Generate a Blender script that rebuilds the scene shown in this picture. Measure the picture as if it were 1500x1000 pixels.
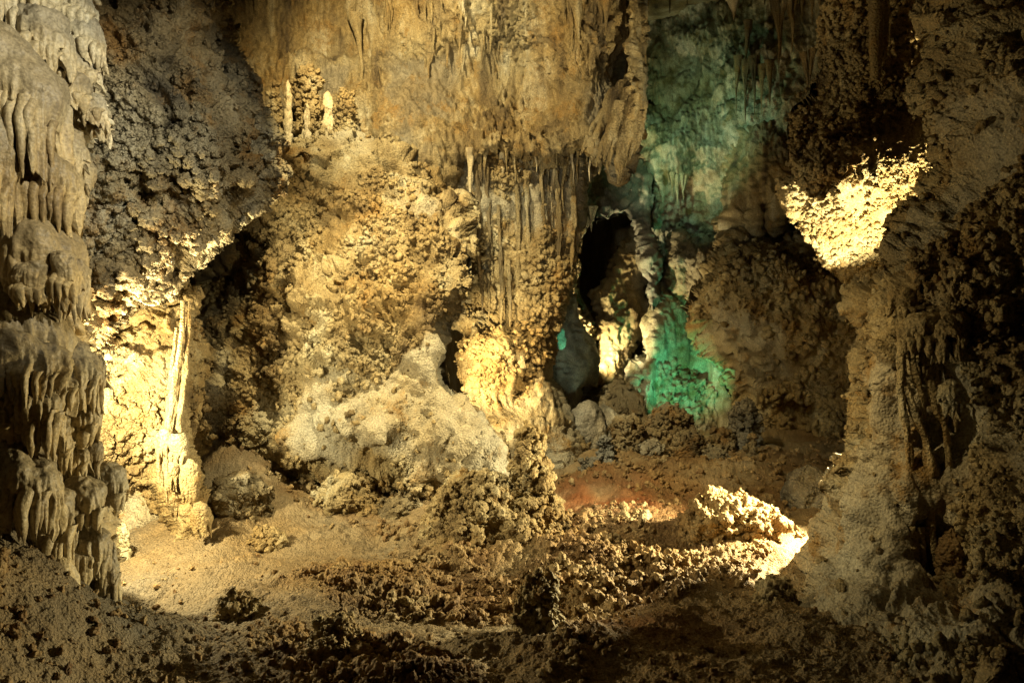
import bpy, math, random
import numpy as np
from mathutils import Vector
for o in list(bpy.data.objects): bpy.data.objects.remove(o)
C = bpy.context.scene.collection
sc = bpy.context.scene
F = 1167.0            # focal length in pixels of the 1500-wide photograph
EYE = 1.7

def U(px, py, d):
    return ((px-750)/F*d, d, EYE+(500-py)/F*d)

# ------------------------------------------------------------------ camera
cd = bpy.data.cameras.new('camera'); cam = bpy.data.objects.new('camera', cd); C.objects.link(cam)
cam.location = (0, 0, EYE); cam.rotation_euler = (math.radians(90), 0, 0)
cd.sensor_width = 36; cd.lens = 36*F/1500; cd.clip_end = 200; cd.clip_start = 0.05
sc.camera = cam
# ------------------------------------------------------------------ world: underground, almost no sky light
w = bpy.data.worlds.new('World'); sc.world = w; w.use_nodes = True
bg = w.node_tree.nodes['Background']; bg.inputs[0].default_value = (1.0, 0.86, 0.62, 1); bg.inputs[1].default_value = 0.006
sc.view_settings.view_transform = 'Standard'; sc.view_settings.look = 'None'
sc.view_settings.exposure = 0.0; sc.view_settings.gamma = 1.0
sc.cycles.max_bounces = 5; sc.cycles.diffuse_bounces = 2
sc.cycles.use_denoising = True
sc.cycles.sample_clamp_indirect = 3.0
try: sc.cycles.use_light_tree = True
except Exception: pass
# ------------------------------------------------------------------ show-cave lamps, with added fill spots
WARM = (1.0, 0.80, 0.41); CREAM = (1.0, 0.85, 0.48); GREEN = (0.10, 1.0, 0.52); NEUT = (1.0, 0.93, 0.70)
def lamp(pos, power, col, target=None, cone=None, blend=0.6, r=0.05):
    l = bpy.data.lights.new('cave_or_fill_lamp', 'SPOT' if target is not None else 'POINT')
    l.energy = power; l.color = col; l.shadow_soft_size = r
    o = bpy.data.objects.new('cave_or_fill_lamp', l); C.objects.link(o); o.location = pos
    if target is not None:
        l.spot_size = math.radians(cone); l.spot_blend = blend
        o.rotation_euler = (Vector(target)-Vector(pos)).to_track_quat('-Z', 'Y').to_euler()
    return o
# lamp hidden behind the flowstone on the left
lamp(U(114, 610, 5.7), 640, CREAM, r=0.05)
lamp(U(132, 640, 6.5), 1500, CREAM, U(320, 330, 6.55), 64, 0.7, 0.04)  # added uplight that makes the rim of the arch glow
# lamps hidden behind the pillar on the right: one up at the overhang, one across the floor
lamp(U(1325, 560, 6.7), 1450, CREAM, U(1240, 290, 7.1), 85, 0.5, 0.03)
lamp(U(1278, 640, 6.8), 1650, CREAM, U(980, 810, 6.6), 105, 0.6, 0.03)
# lamps behind the smooth hump lighting the column
lamp(U(646, 530, 9.15), 480, WARM, U(718, 530, 10.25), 76, 0.6, 0.04)
lamp(U(742, 692, 9.05), 200, WARM, U(755, 470, 10.4), 95, 0.6, 0.04)  # added from below to widen the lit patch on the column
# green lamps low behind the stalagmites, one for the niche and one up the wall
lamp(U(1000, 640, 11.7), 190, (0.16, 1.0, 0.50), U(1003, 490, 13.3), 84, 0.9, 0.04)
lamp(U(930, 190, 11.7), 120, (0.52, 1.0, 0.58), U(1030, 210, 13.5), 94, 0.9, 0.05)
lamp(U(935, 622, 10.6), 160, (0.14, 1.0, 0.52), U(832, 508, 11.45), 8, 0.3, 0.01)
lamp(U(935, 622, 10.6), 140, (0.14, 1.0, 0.52), U(836, 430, 11.7), 5, 0.3, 0.01)
lamp(U(935, 622, 10.6), 22, (0.75, 1.0, 0.70), U(845, 530, 11.6), 44, 1.0, 0.03)  # added weak fill so the grey spur does not go black
# warm lamp in the passage behind the grey spur
lamp(U(856, 556, 12.5), 620, CREAM, U(905, 440, 13.6), 100, 0.7, 0.04)
# lamps on the high ledges over the visitors; the last is added for the overhang
lamp((-1.2, 6.3, 5.2), 2150, CREAM, (-0.8, 8.6, 2.0), 76, 0.8, 0.04)
lamp((-1.8, 7.9, 6.1), 1150, WARM, (-1.25, 10.6, 4.9), 106, 0.9, 0.04)
lamp((-0.3, 4.3, 4.1), 600, WARM, (2.0, 5.85, 1.3), 38, 1.0, 0.04)
lamp((-0.4, 3.3, 3.7), 380, NEUT, (-2.75, 4.6, 2.95), 58, 0.7, 0.04)
lamp((-0.2, 3.9, 4.0), 330, NEUT, (-2.3, 5.9, 3.2), 46, 0.7, 0.04)
# added fill spots at the viewer's side, out of frame
lamp((1.3, 2.0, 2.2), 620, CREAM, (-2.0, 8.7, 2.1), 26, 0.9, 0.06)
lamp((-0.8, 1.0, 2.4), 520, NEUT, (0.1, 9.8, 3.6), 36, 1.0, 0.12)

# ------------------------------------------------------------------ noise
def h3(ix, iy, iz, s):
    n = (ix.astype(np.uint32)*np.uint32(374761393) ^ iy.astype(np.uint32)*np.uint32(668265263)
         ^ iz.astype(np.uint32)*np.uint32(2147483647) ^ np.uint32((s*974634777+12345) & 0xffffffff))
    n = (n ^ (n >> np.uint32(13)))*np.uint32(1274126177)
    n = (n ^ (n >> np.uint32(16)))*np.uint32(2246822519)
    return ((n ^ (n >> np.uint32(15))) & np.uint32(0xffffff)).astype(np.float32)/np.float32(0xffffff)
def vn(P, s=0):
    fl = np.floor(P); f = (P-fl).astype(np.float32); i = fl.astype(np.int64)
    f = f*f*f*(f*(f*6-15)+10); r = 0
    for dx in (0, 1):
        wx = f[:, 0] if dx else 1-f[:, 0]
        for dy in (0, 1):
            wy = f[:, 1] if dy else 1-f[:, 1]
            for dz in (0, 1):
                wz = f[:, 2] if dz else 1-f[:, 2]
                r = r+wx*wy*wz*h3(i[:, 0]+dx, i[:, 1]+dy, i[:, 2]+dz, s)
    return r*2-1
def fbm(P, oct=4, s=0, gain=0.5):
    r = 0; a = 1; q = P.copy()
    for k in range(oct):
        r = r+a*vn(q, s+k*7); a *= gain; q = q*2.03+17.3
    return r
def balls(P, s=0, r0=0.34, r1=0.72):
    """height of the nearest of randomly sized spheres, one in every cell (0..~0.7)"""
    b = np.floor(P-0.5).astype(np.int64); r = np.zeros(len(P), np.float32)
    for dx in (0, 1):
        for dy in (0, 1):
            for dz in (0, 1):
                ix, iy, iz = b[:, 0]+dx, b[:, 1]+dy, b[:, 2]+dz
                cx = ix+0.5+0.7*(h3(ix, iy, iz, s)-0.5)-P[:, 0]
                cy = iy+0.5+0.7*(h3(ix, iy, iz, s+1)-0.5)-P[:, 1]
                cz = iz+0.5+0.7*(h3(ix, iy, iz, s+2)-0.5)-P[:, 2]
                rr = r0+(r1-r0)*h3(ix, iy, iz, s+3)
                r = np.maximum(r, np.sqrt(np.maximum(rr*rr-cx*cx-cy*cy-cz*cz, 0)))
    return r
def vec_noise(P, s): return np.stack([vn(P, s), vn(P+31.7, s+1), vn(P-19.1, s+2)], 1)
def popcorn(P, size, s=0):
    """cave coral: clusters of nodules with crevices between them, in metres"""
    Q = P+vec_noise(P/(size*2.2), s+50)*size*0.45
    h = 1.05*balls(Q/(size*3.6), s)*size*1.2
    h = h+0.95*balls(Q/size, s+10)*size
    h = h+0.85*balls(Q/(size*0.46), s+20)*size*0.46
    return h
def sst(a, b, x):
    t = np.clip((x-a)/(b-a), 0, 1); return t*t*(3-2*t)
def blob(X, Y, lst):
    m = np.zeros(len(X))
    for (cx, cy, rx, ry, v) in lst:
        m = m+v*np.exp(-((X-cx)/rx)**2-((Y-cy)/ry)**2)
    return m

# ------------------------------------------------------------------ materials
def mat(name, stops, scale=1.6, spots=None, bump=0.5, rough=0.68, streak=False, fine=60, smooth_col=None):
    m = bpy.data.materials.new(name); m.use_nodes = True
    nt = m.node_tree; N = nt.nodes; L = nt.links
    bs = N['Principled BSDF']; bs.inputs['Roughness'].default_value = rough
    bs.inputs['Specular IOR Level'].default_value = 0.25
    geo = N.new('ShaderNodeNewGeometry')
    mp = N.new('ShaderNodeMapping'); L.new(geo.outputs['Position'], mp.inputs[0])
    mp.inputs['Scale'].default_value = (1, 1, 0.16) if streak else (1, 1, 0.75)
    n1 = N.new('ShaderNodeTexNoise'); n1.inputs['Scale'].default_value = scale*(2.2 if streak else 1); n1.inputs['Detail'].default_value = 8
    n1.inputs['Roughness'].default_value = 0.62; n1.inputs['Distortion'].default_value = 0.5
    L.new(mp.outputs[0], n1.inputs['Vector'])
    cr = N.new('ShaderNodeValToRGB'); L.new(n1.outputs['Fac'], cr.inputs[0])
    el = cr.color_ramp.elements
    while len(el) < len(stops): el.new(0.5)
    for e, (p, c) in zip(el, stops): e.position = p; e.color = (*c, 1)
    col = cr.outputs[0]
    def mix(a, fac, c, mode='MIX'):
        mx = N.new('ShaderNodeMix'); mx.data_type = 'RGBA'; mx.blend_type = mode
        L.new(a, mx.inputs['A'])
        if isinstance(c, tuple): mx.inputs['B'].default_value = (*c, 1)
        else: L.new(c, mx.inputs['B'])
        L.new(fac, mx.inputs['Factor']); return mx.outputs['Result']
    if name == 'cave_soil':
        rd = N.new('ShaderNodeAttribute'); rd.attribute_name = 'redness'
    if smooth_col:
        at = N.new('ShaderNodeAttribute'); at.attribute_name = 'smoothness'
        n5 = N.new('ShaderNodeTexNoise'); n5.inputs['Scale'].default_value = 5; n5.inputs['Detail'].default_value = 7
        L.new(geo.outputs['Position'], n5.inputs['Vector'])
        c5 = N.new('ShaderNodeValToRGB'); L.new(n5.outputs['Fac'], c5.inputs[0])
        c5.color_ramp.elements[0].position = 0.35; c5.color_ramp.elements[1].position = 0.66
        c5.color_ramp.elements[0].color = (*[x*0.72 for x in smooth_col], 1); c5.color_ramp.elements[1].color = (*smooth_col, 1)
        col = mix(col, at.outputs['Fac'], c5.outputs[0])
    if name == 'cave_soil': col = mix(col, rd.outputs['Fac'], (0.17, 0.062, 0.02)); sl = N.new('ShaderNodeAttribute'); sl.attribute_name = 'silt_and_shade'; col = mix(col, sl.outputs['Fac'], (0.105, 0.095, 0.075))
    if spots:
        n2 = N.new('ShaderNodeTexNoise'); n2.inputs['Scale'].default_value = spots[1]; n2.inputs['Detail'].default_value = 6
        n2.inputs['Roughness'].default_value = 0.7
        L.new(geo.outputs['Position'], n2.inputs['Vector'])
        mr = N.new('ShaderNodeMapRange'); mr.inputs[1].default_value = spots[2]; mr.inputs[2].default_value = spots[3]
        L.new(n2.outputs['Fac'], mr.inputs[0]); col = mix(col, mr.outputs[0], spots[0])
    n6 = N.new('ShaderNodeTexNoise'); n6.inputs['Scale'].default_value = 0.75; n6.inputs['Detail'].default_value = 5; n6.inputs['Roughness'].default_value = 0.6
    L.new(geo.outputs['Position'], n6.inputs['Vector'])
    c6 = N.new('ShaderNodeValToRGB'); L.new(n6.outputs['Fac'], c6.inputs[0]); e6 = c6.color_ramp.elements
    e6[0].position = 0.36; e6[0].color = (1.08, 0.92, 0.64, 1); e6[1].position = 0.64; e6[1].color = (1.12, 1.18, 1.28, 1)
    m6 = N.new('ShaderNodeMix'); m6.data_type = 'RGBA'; m6.blend_type = 'MULTIPLY'; m6.inputs['Factor'].default_value = 0.85
    L.new(col, m6.inputs['A']); L.new(c6.outputs[0], m6.inputs['B']); col = m6.outputs['Result']
    n3 = N.new('ShaderNodeTexNoise'); n3.inputs['Scale'].default_value = fine; n3.inputs['Detail'].default_value = 4
    L.new(geo.outputs['Position'], n3.inputs['Vector'])
    m3 = N.new('ShaderNodeMapRange'); m3.inputs[1].default_value = 0.3; m3.inputs[2].default_value = 0.7
    m3.inputs[3].default_value = 0.62; m3.inputs[4].default_value = 1.25
    L.new(n3.outputs['Fac'], m3.inputs[0])
    vm = N.new('ShaderNodeVectorMath'); vm.operation = 'SCALE'
    L.new(col, vm.inputs[0]); L.new(m3.outputs[0], vm.inputs['Scale'])
    L.new(vm.outputs[0], bs.inputs['Base Color'])
    vo = N.new('ShaderNodeTexVoronoi'); vo.inputs['Scale'].default_value = 48; vo.inputs['Randomness'].default_value = 1
    L.new(geo.outputs['Position'], vo.inputs['Vector'])
    b0 = N.new('ShaderNodeBump'); b0.invert = True; b0.inputs['Strength'].default_value = 0.0 if rough < 0.5 else 0.75; b0.inputs['Distance'].default_value = 0.014
    L.new(vo.outputs['Distance'], b0.inputs['Height'])
    bp = N.new('ShaderNodeBump'); L.new(b0.outputs[0], bp.inputs['Normal']); bp.inputs['Strength'].default_value = bump; bp.inputs['Distance'].default_value = 0.02
    L.new(n3.outputs['Fac'], bp.inputs['Height']); L.new(bp.outputs[0], bs.inputs['Normal'])
    return m
M_POP = mat('cave_coral_limestone', [(0.30, (0.08, 0.055, 0.026)), (0.43, (0.19, 0.14, 0.066)), (0.55, (0.28, 0.22, 0.115)), (0.68, (0.36, 0.32, 0.215))],
            1.7, spots=((0.23, 0.145, 0.05), 2.4, 0.55, 0.68), smooth_col=(0.34, 0.30, 0.21), bump=0.8)
M_DARK = mat('grey_brown_coral', [(0.30, (0.05, 0.04, 0.025)), (0.43, (0.13, 0.105, 0.062)), (0.55, (0.20, 0.165, 0.10)), (0.68, (0.27, 0.245, 0.18))],
            1.7, spots=((0.17, 0.105, 0.04), 2.4, 0.53, 0.66), smooth_col=(0.22, 0.20, 0.15), bump=0.8)
M_WALL = mat('streaked_limestone', [(0.32, (0.06, 0.045, 0.028)), (0.43, (0.15, 0.115, 0.062)), (0.53, (0.24, 0.19, 0.10)), (0.66, (0.34, 0.305, 0.215))],
             1.3, streak=True, spots=((0.22, 0.145, 0.055), 3.2, 0.54, 0.68), smooth_col=(0.23, 0.20, 0.14), bump=1.0)
M_FLOW = mat('flowstone', [(0.32, (0.22, 0.175, 0.11)), (0.5, (0.42, 0.355, 0.225)), (0.68, (0.50, 0.45, 0.33))], 1.8, streak=True, bump=0.35, rough=0.42, fine=60,
             smooth_col=(0.27, 0.24, 0.18))
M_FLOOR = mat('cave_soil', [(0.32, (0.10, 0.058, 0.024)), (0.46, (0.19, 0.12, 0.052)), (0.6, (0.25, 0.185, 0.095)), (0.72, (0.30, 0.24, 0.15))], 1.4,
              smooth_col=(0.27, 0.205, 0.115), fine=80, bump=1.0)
M_RED = mat('coral_soil', [(0.35, (0.12, 0.07, 0.03)), (0.5, (0.23, 0.155, 0.07)), (0.65, (0.31, 0.24, 0.13))], 1.9, fine=70)
M_GREY = mat('grey_limestone', [(0.35, (0.08, 0.074, 0.058)), (0.5, (0.19, 0.175, 0.14)), (0.66, (0.29, 0.275, 0.22))], 2.4)
M_PALE = mat('pale_limestone', [(0.34, (0.09, 0.08, 0.045)), (0.45, (0.22, 0.20, 0.13)), (0.56, (0.32, 0.30, 0.22)), (0.66, (0.40, 0.38, 0.30))], 1.6, streak=True,
             spots=((0.12, 0.10, 0.04), 2.6, 0.50, 0.64), bump=0.8)

# ------------------------------------------------------------------ mesh and tags
def link_mesh(name, V, Fc, m, parent=None, attr=None, origin=None):
    V = np.asarray(V, np.float32); Fc = np.asarray(Fc, np.int32)
    if origin is None and parent is None:
        c = V.mean(0); origin = (float(c[0]), float(c[1]), float(V[:, 2].min()))
    if origin is not None: V = V-np.asarray(origin, np.float32)
    me = bpy.data.meshes.new(name); k = Fc.shape[1]
    me.vertices.add(len(V)); me.vertices.foreach_set('co', V.ravel())
    me.loops.add(len(Fc)*k); me.loops.foreach_set('vertex_index', Fc.ravel())
    me.polygons.add(len(Fc)); me.polygons.foreach_set('loop_start', np.arange(0, len(Fc)*k, k, dtype=np.int32))
    me.polygons.foreach_set('use_smooth', np.ones(len(Fc), bool))
    me.update(calc_edges=True)
    if attr is not None:
        a = me.attributes.new('smoothness', 'FLOAT', 'POINT'); a.data.foreach_set('value', np.asarray(attr, np.float32))
    me.materials.append(m)
    o = bpy.data.objects.new(name, me); C.objects.link(o)
    if origin is not None and parent is None: o.location = origin
    if parent is not None: o.parent = parent
    return o
def tag(o, label, cat, group=None, kind=None):
    if label: o['label'] = label
    if cat: o['category'] = cat
    if group: o['group'] = group
    o['kind'] = kind or 'thing'
    return o
def child(name, V, Fc, m, parent, attr=None):
    o = link_mesh(name, V, Fc, m, parent, attr, origin=tuple(parent.location)); return o
def empty(name, loc):
    o = bpy.data.objects.new(name, None); C.objects.link(o); o.location = loc; o.empty_display_size = 0.1; return o

# ------------------------------------------------------------------ thin plate spline through depth control points
def tps(pts):
    A = np.array(pts, float); xy = A[:, :2]/500; v = A[:, 2]; n = len(A)
    d2 = ((xy[:, None]-xy[None])**2).sum(-1); K = 0.5*d2*np.log(d2+1e-9)
    Pm = np.c_[np.ones(n), xy]; S = np.zeros((n+3, n+3)); S[:n, :n] = K+np.eye(n)*0.002; S[:n, n:] = Pm; S[n:, :n] = Pm.T
    c = np.linalg.solve(S, np.r_[v, 0, 0, 0])
    def f(x, y):
        q = np.c_[x, y]/500; r = c[n]+c[n+1]*q[:, 0]+c[n+2]*q[:, 1]
        for k in range(n):
            e = ((q-xy[k])**2).sum(1); r = r+c[k]*0.5*e*np.log(e+1e-9)
        return r
    return f
def sdf(x, y, poly):
    P = np.array(poly, float); d = np.full(len(x), 1e18); ins = np.zeros(len(x), bool)
    for a, b in zip(P, np.roll(P, -1, 0)):
        e = b-a; t = np.clip(((x-a[0])*e[0]+(y-a[1])*e[1])/(e@e+1e-9), 0, 1)
        d = np.minimum(d, (x-a[0]-t*e[0])**2+(y-a[1]-t*e[1])**2)
        cnd = (a[1] > y) != (b[1] > y)
        with np.errstate(divide='ignore', invalid='ignore'):
            ins ^= cnd & (x < (b[0]-a[0])*(y-a[1])/(b[1]-a[1]+1e-12)+a[0])
    return np.where(ins, 1, -1)*np.sqrt(d)
def grid_normals(P):
    du = np.gradient(P, axis=1); dv = np.gradient(P, axis=0)
    n = np.cross(dv, du); n /= np.linalg.norm(n, axis=2, keepdims=True)+1e-12
    return n
FRONT = {}
def front_depth(seed, px, py):
    P = FRONT[seed]; k = np.argmin((750+P[:, 0]/P[:, 1]*F-px)**2+(500-(P[:, 2]-EYE)/P[:, 1]*F-py)**2); return float(P[k, 1])
def body(outline, depth, disp, R=40, edge=0.5, back=0.8, step=2.0, jag=6, seed=0, steps_back=10, nod=None, jscale=26.0):
    """A rock mass with the given outline: a rounded, displaced front and a plainer back, one closed body.
    disp(P, N, x, y) returns (height along N, smoothness)."""
    poly = np.array(outline, float); x0, y0 = poly.min(0)-step*2; x1, y1 = poly.max(0)+step*2
    f = tps(depth); VV = []; FF = []; AA = []; off = 0
    for side in (0, 1):
        st = step if side == 0 else steps_back
        xs = np.arange(x0, x1+st, st); ys = np.arange(y0, y1+st, st)
        gx, gy = np.meshgrid(xs, ys); sh = gx.shape; x = gx.ravel(); y = gy.ravel()
        q = np.c_[x, y, np.full_like(x, seed*3.3)]
        d = sdf(x, y, outline)+jag*fbm(q/jscale, 4, seed+5)
        d2 = d.reshape(sh); gyd, gxd = np.gradient(d2, st); g = np.sqrt(gxd**2+gyd**2)+1e-6
        out = np.minimum(d2, 0)
        xx = (gx-gxd/g**2*out*1.0).ravel(); yy = (gy-gyd/g**2*out*1.0).ravel()
        far = np.hypot(xx-x, yy-y) > st*2.5
        xx[far] = x[far]; yy[far] = y[far]
        dd = np.clip(d, 0, None); t = np.clip(dd/R, 0, 1); rim = (1-t)**2.4
        Y = f(xx, yy)
        if side == 0: Y = Y+edge*rim
        else: Y = Y+edge+back*(1-rim)
        P = np.stack([(xx-750)/F*Y, Y, EYE+(500-yy)/F*Y], 1)
        sm = np.zeros(len(P))
        if side == 0:
            N = grid_normals(P.reshape(*sh, 3)).reshape(-1, 3)
            if (N[:, 1].mean()) > 0: N = -N
            h, sm = disp(P, N, xx, yy); P = P+N*np.asarray(h)[:, None]
        keep = d2 > 0
        cell = keep[:-1, :-1] | keep[1:, :-1] | keep[:-1, 1:] | keep[1:, 1:]
        idx = np.arange(sh[0]*sh[1]).reshape(sh)
        a, b, c, e = idx[:-1, :-1][cell], idx[:-1, 1:][cell], idx[1:, 1:][cell], idx[1:, :-1][cell]
        fc = np.stack([a, e, c, b], 1) if side == 0 else np.stack([a, b, c, e], 1)
        used = np.unique(fc); rem = np.full(len(P), -1); rem[used] = np.arange(len(used))
        VV.append(P[used]); FF.append(rem[fc]+off); AA.append(np.asarray(sm)*np.ones(len(P)))
        AA[-1] = AA[-1][used]; off += len(used)
        if side == 0:
            FP, FN, FS, FX = P[used], N[used], AA[-1], P[used][:, 1].mean(); FRONT[seed] = FP[::3]
    V, Fc, A = np.concatenate(VV), np.concatenate(FF), np.concatenate(AA)
    if nod:
        size, k, sub = nod; px = size*F/FX
        V, Fc, A = coat(V, Fc, A, FP, FN, FS, size, k*step*step/(px*px), sub, seed)
    return V, Fc, A

def ico(sub):
    t = (1+5**0.5)/2
    V = [(-1, t, 0), (1, t, 0), (-1, -t, 0), (1, -t, 0), (0, -1, t), (0, 1, t), (0, -1, -t), (0, 1, -t), (t, 0, -1), (t, 0, 1), (-t, 0, -1), (-t, 0, 1)]
    Fc = [(0, 11, 5), (0, 5, 1), (0, 1, 7), (0, 7, 10), (0, 10, 11), (1, 5, 9), (5, 11, 4), (11, 10, 2), (10, 7, 6), (7, 1, 8), (3, 9, 4), (3, 4, 2), (3, 2, 6), (3, 6, 8), (3, 8, 9), (4, 9, 5), (2, 4, 11), (6, 2, 10), (8, 6, 7), (9, 8, 1)]
    V = [np.array(v, float)/np.linalg.norm(v) for v in V]
    for _ in range(sub):
        mid = {}; G = []
        def m(a, b):
            k = (min(a, b), max(a, b))
            if k not in mid:
                p = V[a]+V[b]; V.append(p/np.linalg.norm(p)); mid[k] = len(V)-1
            return mid[k]
        for a, b, c in Fc:
            x, y, z = m(a, b), m(b, c), m(c, a); G += [(a, x, z), (b, y, x), (c, z, y), (x, y, z)]
        Fc = G
    return np.array(V), np.array(Fc)
def make_nodules(sub, n=7):
    out = []
    for k in range(n):
        V, Fc = ico(sub)
        q = V*1.35+k*13.7; V = V*np.array([[1.25, .8, .95], [.8, 1.3, .9], [1, 1, 1], [.75, .95, 1.4], [1.1, 1.1, .7], [1.4, .8, .8], [.9, .9, 1.2]])[k]
        r = 0.55+0.75*balls(q, 60+k, 0.45, 0.85)+0.45*balls(q*2.2, 80+k, 0.4, 0.8)+0.28*vn(V*2+k*3, 9)
        out.append((V*r[:, None]*np.array([1, 1, 0.9+0.2*(k % 3)]), Fc))
    return out
NOD = {s_: make_nodules(s_) for s_ in (1, 2, 3)}
def scatter(P, N, R, sub, seed, lift=0.35):
    """cauliflower nodules of radius R half sunk in the surface at P"""
    rng = np.random.default_rng(seed); VV = []; FF = []; off = 0; n = len(P)
    kind = rng.integers(0, len(NOD[sub]), n)
    for k, (V, Fc) in enumerate(NOD[sub]):
        i = np.where(kind == k)[0]
        if not len(i): continue
        q = rng.normal(size=(len(i), 4)); q /= np.linalg.norm(q, axis=1, keepdims=True); a, b, c, d = q.T
        M = np.stack([np.stack([1-2*(c*c+d*d), 2*(b*c-a*d), 2*(b*d+a*c)], 1), np.stack([2*(b*c+a*d), 1-2*(b*b+d*d), 2*(c*d-a*b)], 1), np.stack([2*(b*d-a*c), 2*(c*d+a*b), 1-2*(b*b+c*c)], 1)], 1)
        W = np.einsum('nij,vj->nvi', M, V)*R[i][:, None, None]+(P[i]+N[i]*R[i][:, None]*lift)[:, None]
        VV.append(W.reshape(-1, 3)); FF.append((Fc[None]+(np.arange(len(i))*len(V))[:, None, None]+off).reshape(-1, 3)); off += len(i)*len(V)
    return np.concatenate(VV), np.concatenate(FF)
def coat(V, Fc, A, P, N, sm, size, dens, sub, seed, lift=0.55):
    """add nodules to a rock: clustered, none on its smooth parts"""
    rng = np.random.default_rng(seed+900)
    w = (1-np.clip(sm*1.2, 0, 1))*sst(-0.5, 0.15, vn(P*2.0, seed+70)+0.5*vn(P*7, seed+71))+0.015
    n = int(dens*w.mean()*len(P)); i = rng.choice(len(P), n, p=w/w.sum())
    R = size*(0.20+0.95*rng.random(n)**3.4)*(0.8+0.35*vn(P[i]*1.5, seed+72)+0.25*(w[i] < 0.1))
    W, G = scatter(P[i], N[i], R, sub, seed, lift)
    T = np.concatenate([Fc[:, :3], Fc[:, [0, 2, 3]]]) if Fc.shape[1] == 4 else Fc
    return np.concatenate([V, W]), np.concatenate([T, G+len(V)]), np.concatenate([A, np.zeros(len(W))])

def d_pop(size=0.09, amp=1.0, smooth=(), seed=0, rough=0.08, thr=0.15, flute=0.0, base=0.0, lump=0.0, pit=0.07):
    def f(P, N, x, y):
        m = base+fbm(P*0.9+seed, 3, seed+3)*0.75+blob(x, y, smooth)
        sm = sst(thr, thr+0.35, m)
        h = fbm(P*0.8, 3, seed)*rough*1.6+fbm(P*3.1, 4, seed+1)*rough*0.6
        h = h+amp*(1-0.9*sm)*popcorn(P, size, seed)+sm*(fbm(P*8, 4, seed+2)*0.022+0.012*(1-np.abs(vn(P*np.array([13, 13, 5]), seed+12))))
        W = P+vec_noise(P*3.3, seed+60)*0.12
        h = h-0.045*np.exp(-(vn(W*5.0, seed+75)/0.07)**2)*sst(-0.2, 0.3, vn(P*1.5, seed+76))
        if lump: h = h+lump*(1-0.75*sm)*(balls(W/0.34, seed+61)+0.6*balls(W/0.17, seed+65))
        h = h-pit*(1-0.7*sm)*(sst(0.30, 0.55, vn(W*4.1, seed+62))+0.8*sst(0.32, 0.5, vn(W*8.3, seed+63)))
        if flute:
            Q = P*np.array([1, 1, 0.10])
            h = h+flute*(np.abs(vn(Q*9+vec_noise(P*2, 8)*0.3, seed+9))**0.8)*(0.4+0.6*sst(-0.3, 0.3, vn(P*1.1, seed+4)))
        return h, sm
    return f
def d_streak(amp=0.07, seed=0, pop=0.0, size=0.08, popreg=(), rough=0.10, base=-0.2):
    def f(P, N, x, y):
        Q = P*np.array([1, 1, 0.11])+vec_noise(P*1.3, seed+40)*np.array([0.12, 0.12, 0.02])
        r1 = 1-np.abs(vn(Q*6, seed)); r2 = 1-np.abs(vn(Q*14, seed+1)); r3 = 1-np.abs(vn(Q*26, seed+2))
        k = sst(-0.35, 0.3, fbm(P*0.8, 2, seed+6))
        h = fbm(P*0.55, 3, seed+3)*rough*1.5+fbm(P*2.6, 4, seed+4)*rough*0.35+fbm(P*np.array([11, 11, 6]), 4, seed+8, 0.65)*0.045+0.02*sst(0.1, 0.5, vn(P*1.2, seed+14))*balls(P/0.06, seed+15)
        h = h+amp*(k*(r1*0.5+r2*0.8)+0.7*sst(-0.3, 0.2, vn(P*1.7, seed+16))*r3**2)
        pm = sst(0.0, 0.3, base+fbm(P*1.0, 3, seed+7)*0.8+blob(x, y, popreg))
        h = h-0.05*np.exp(-(vn(P*np.array([3.5, 3.5, 1.6])+vec_noise(P*3, 81)*0.4, seed+75)/0.05)**2)*sst(0.0, 0.4, vn(P*1.1, seed+76))
        if pop: h = h+pop*pm*popcorn(P, size, seed+20)
        return h, (1-pm)*sst(0.1, 0.5, fbm(P*0.7+5, 3, seed+30))
    return f
def rock(name, label, cat, outline, depth, disp, m, group=None, **kw):
    V, Fc, A = body(outline, depth, disp, **kw)
    return tag(link_mesh(name, V, Fc, m, attr=A), label, cat, group)

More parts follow.
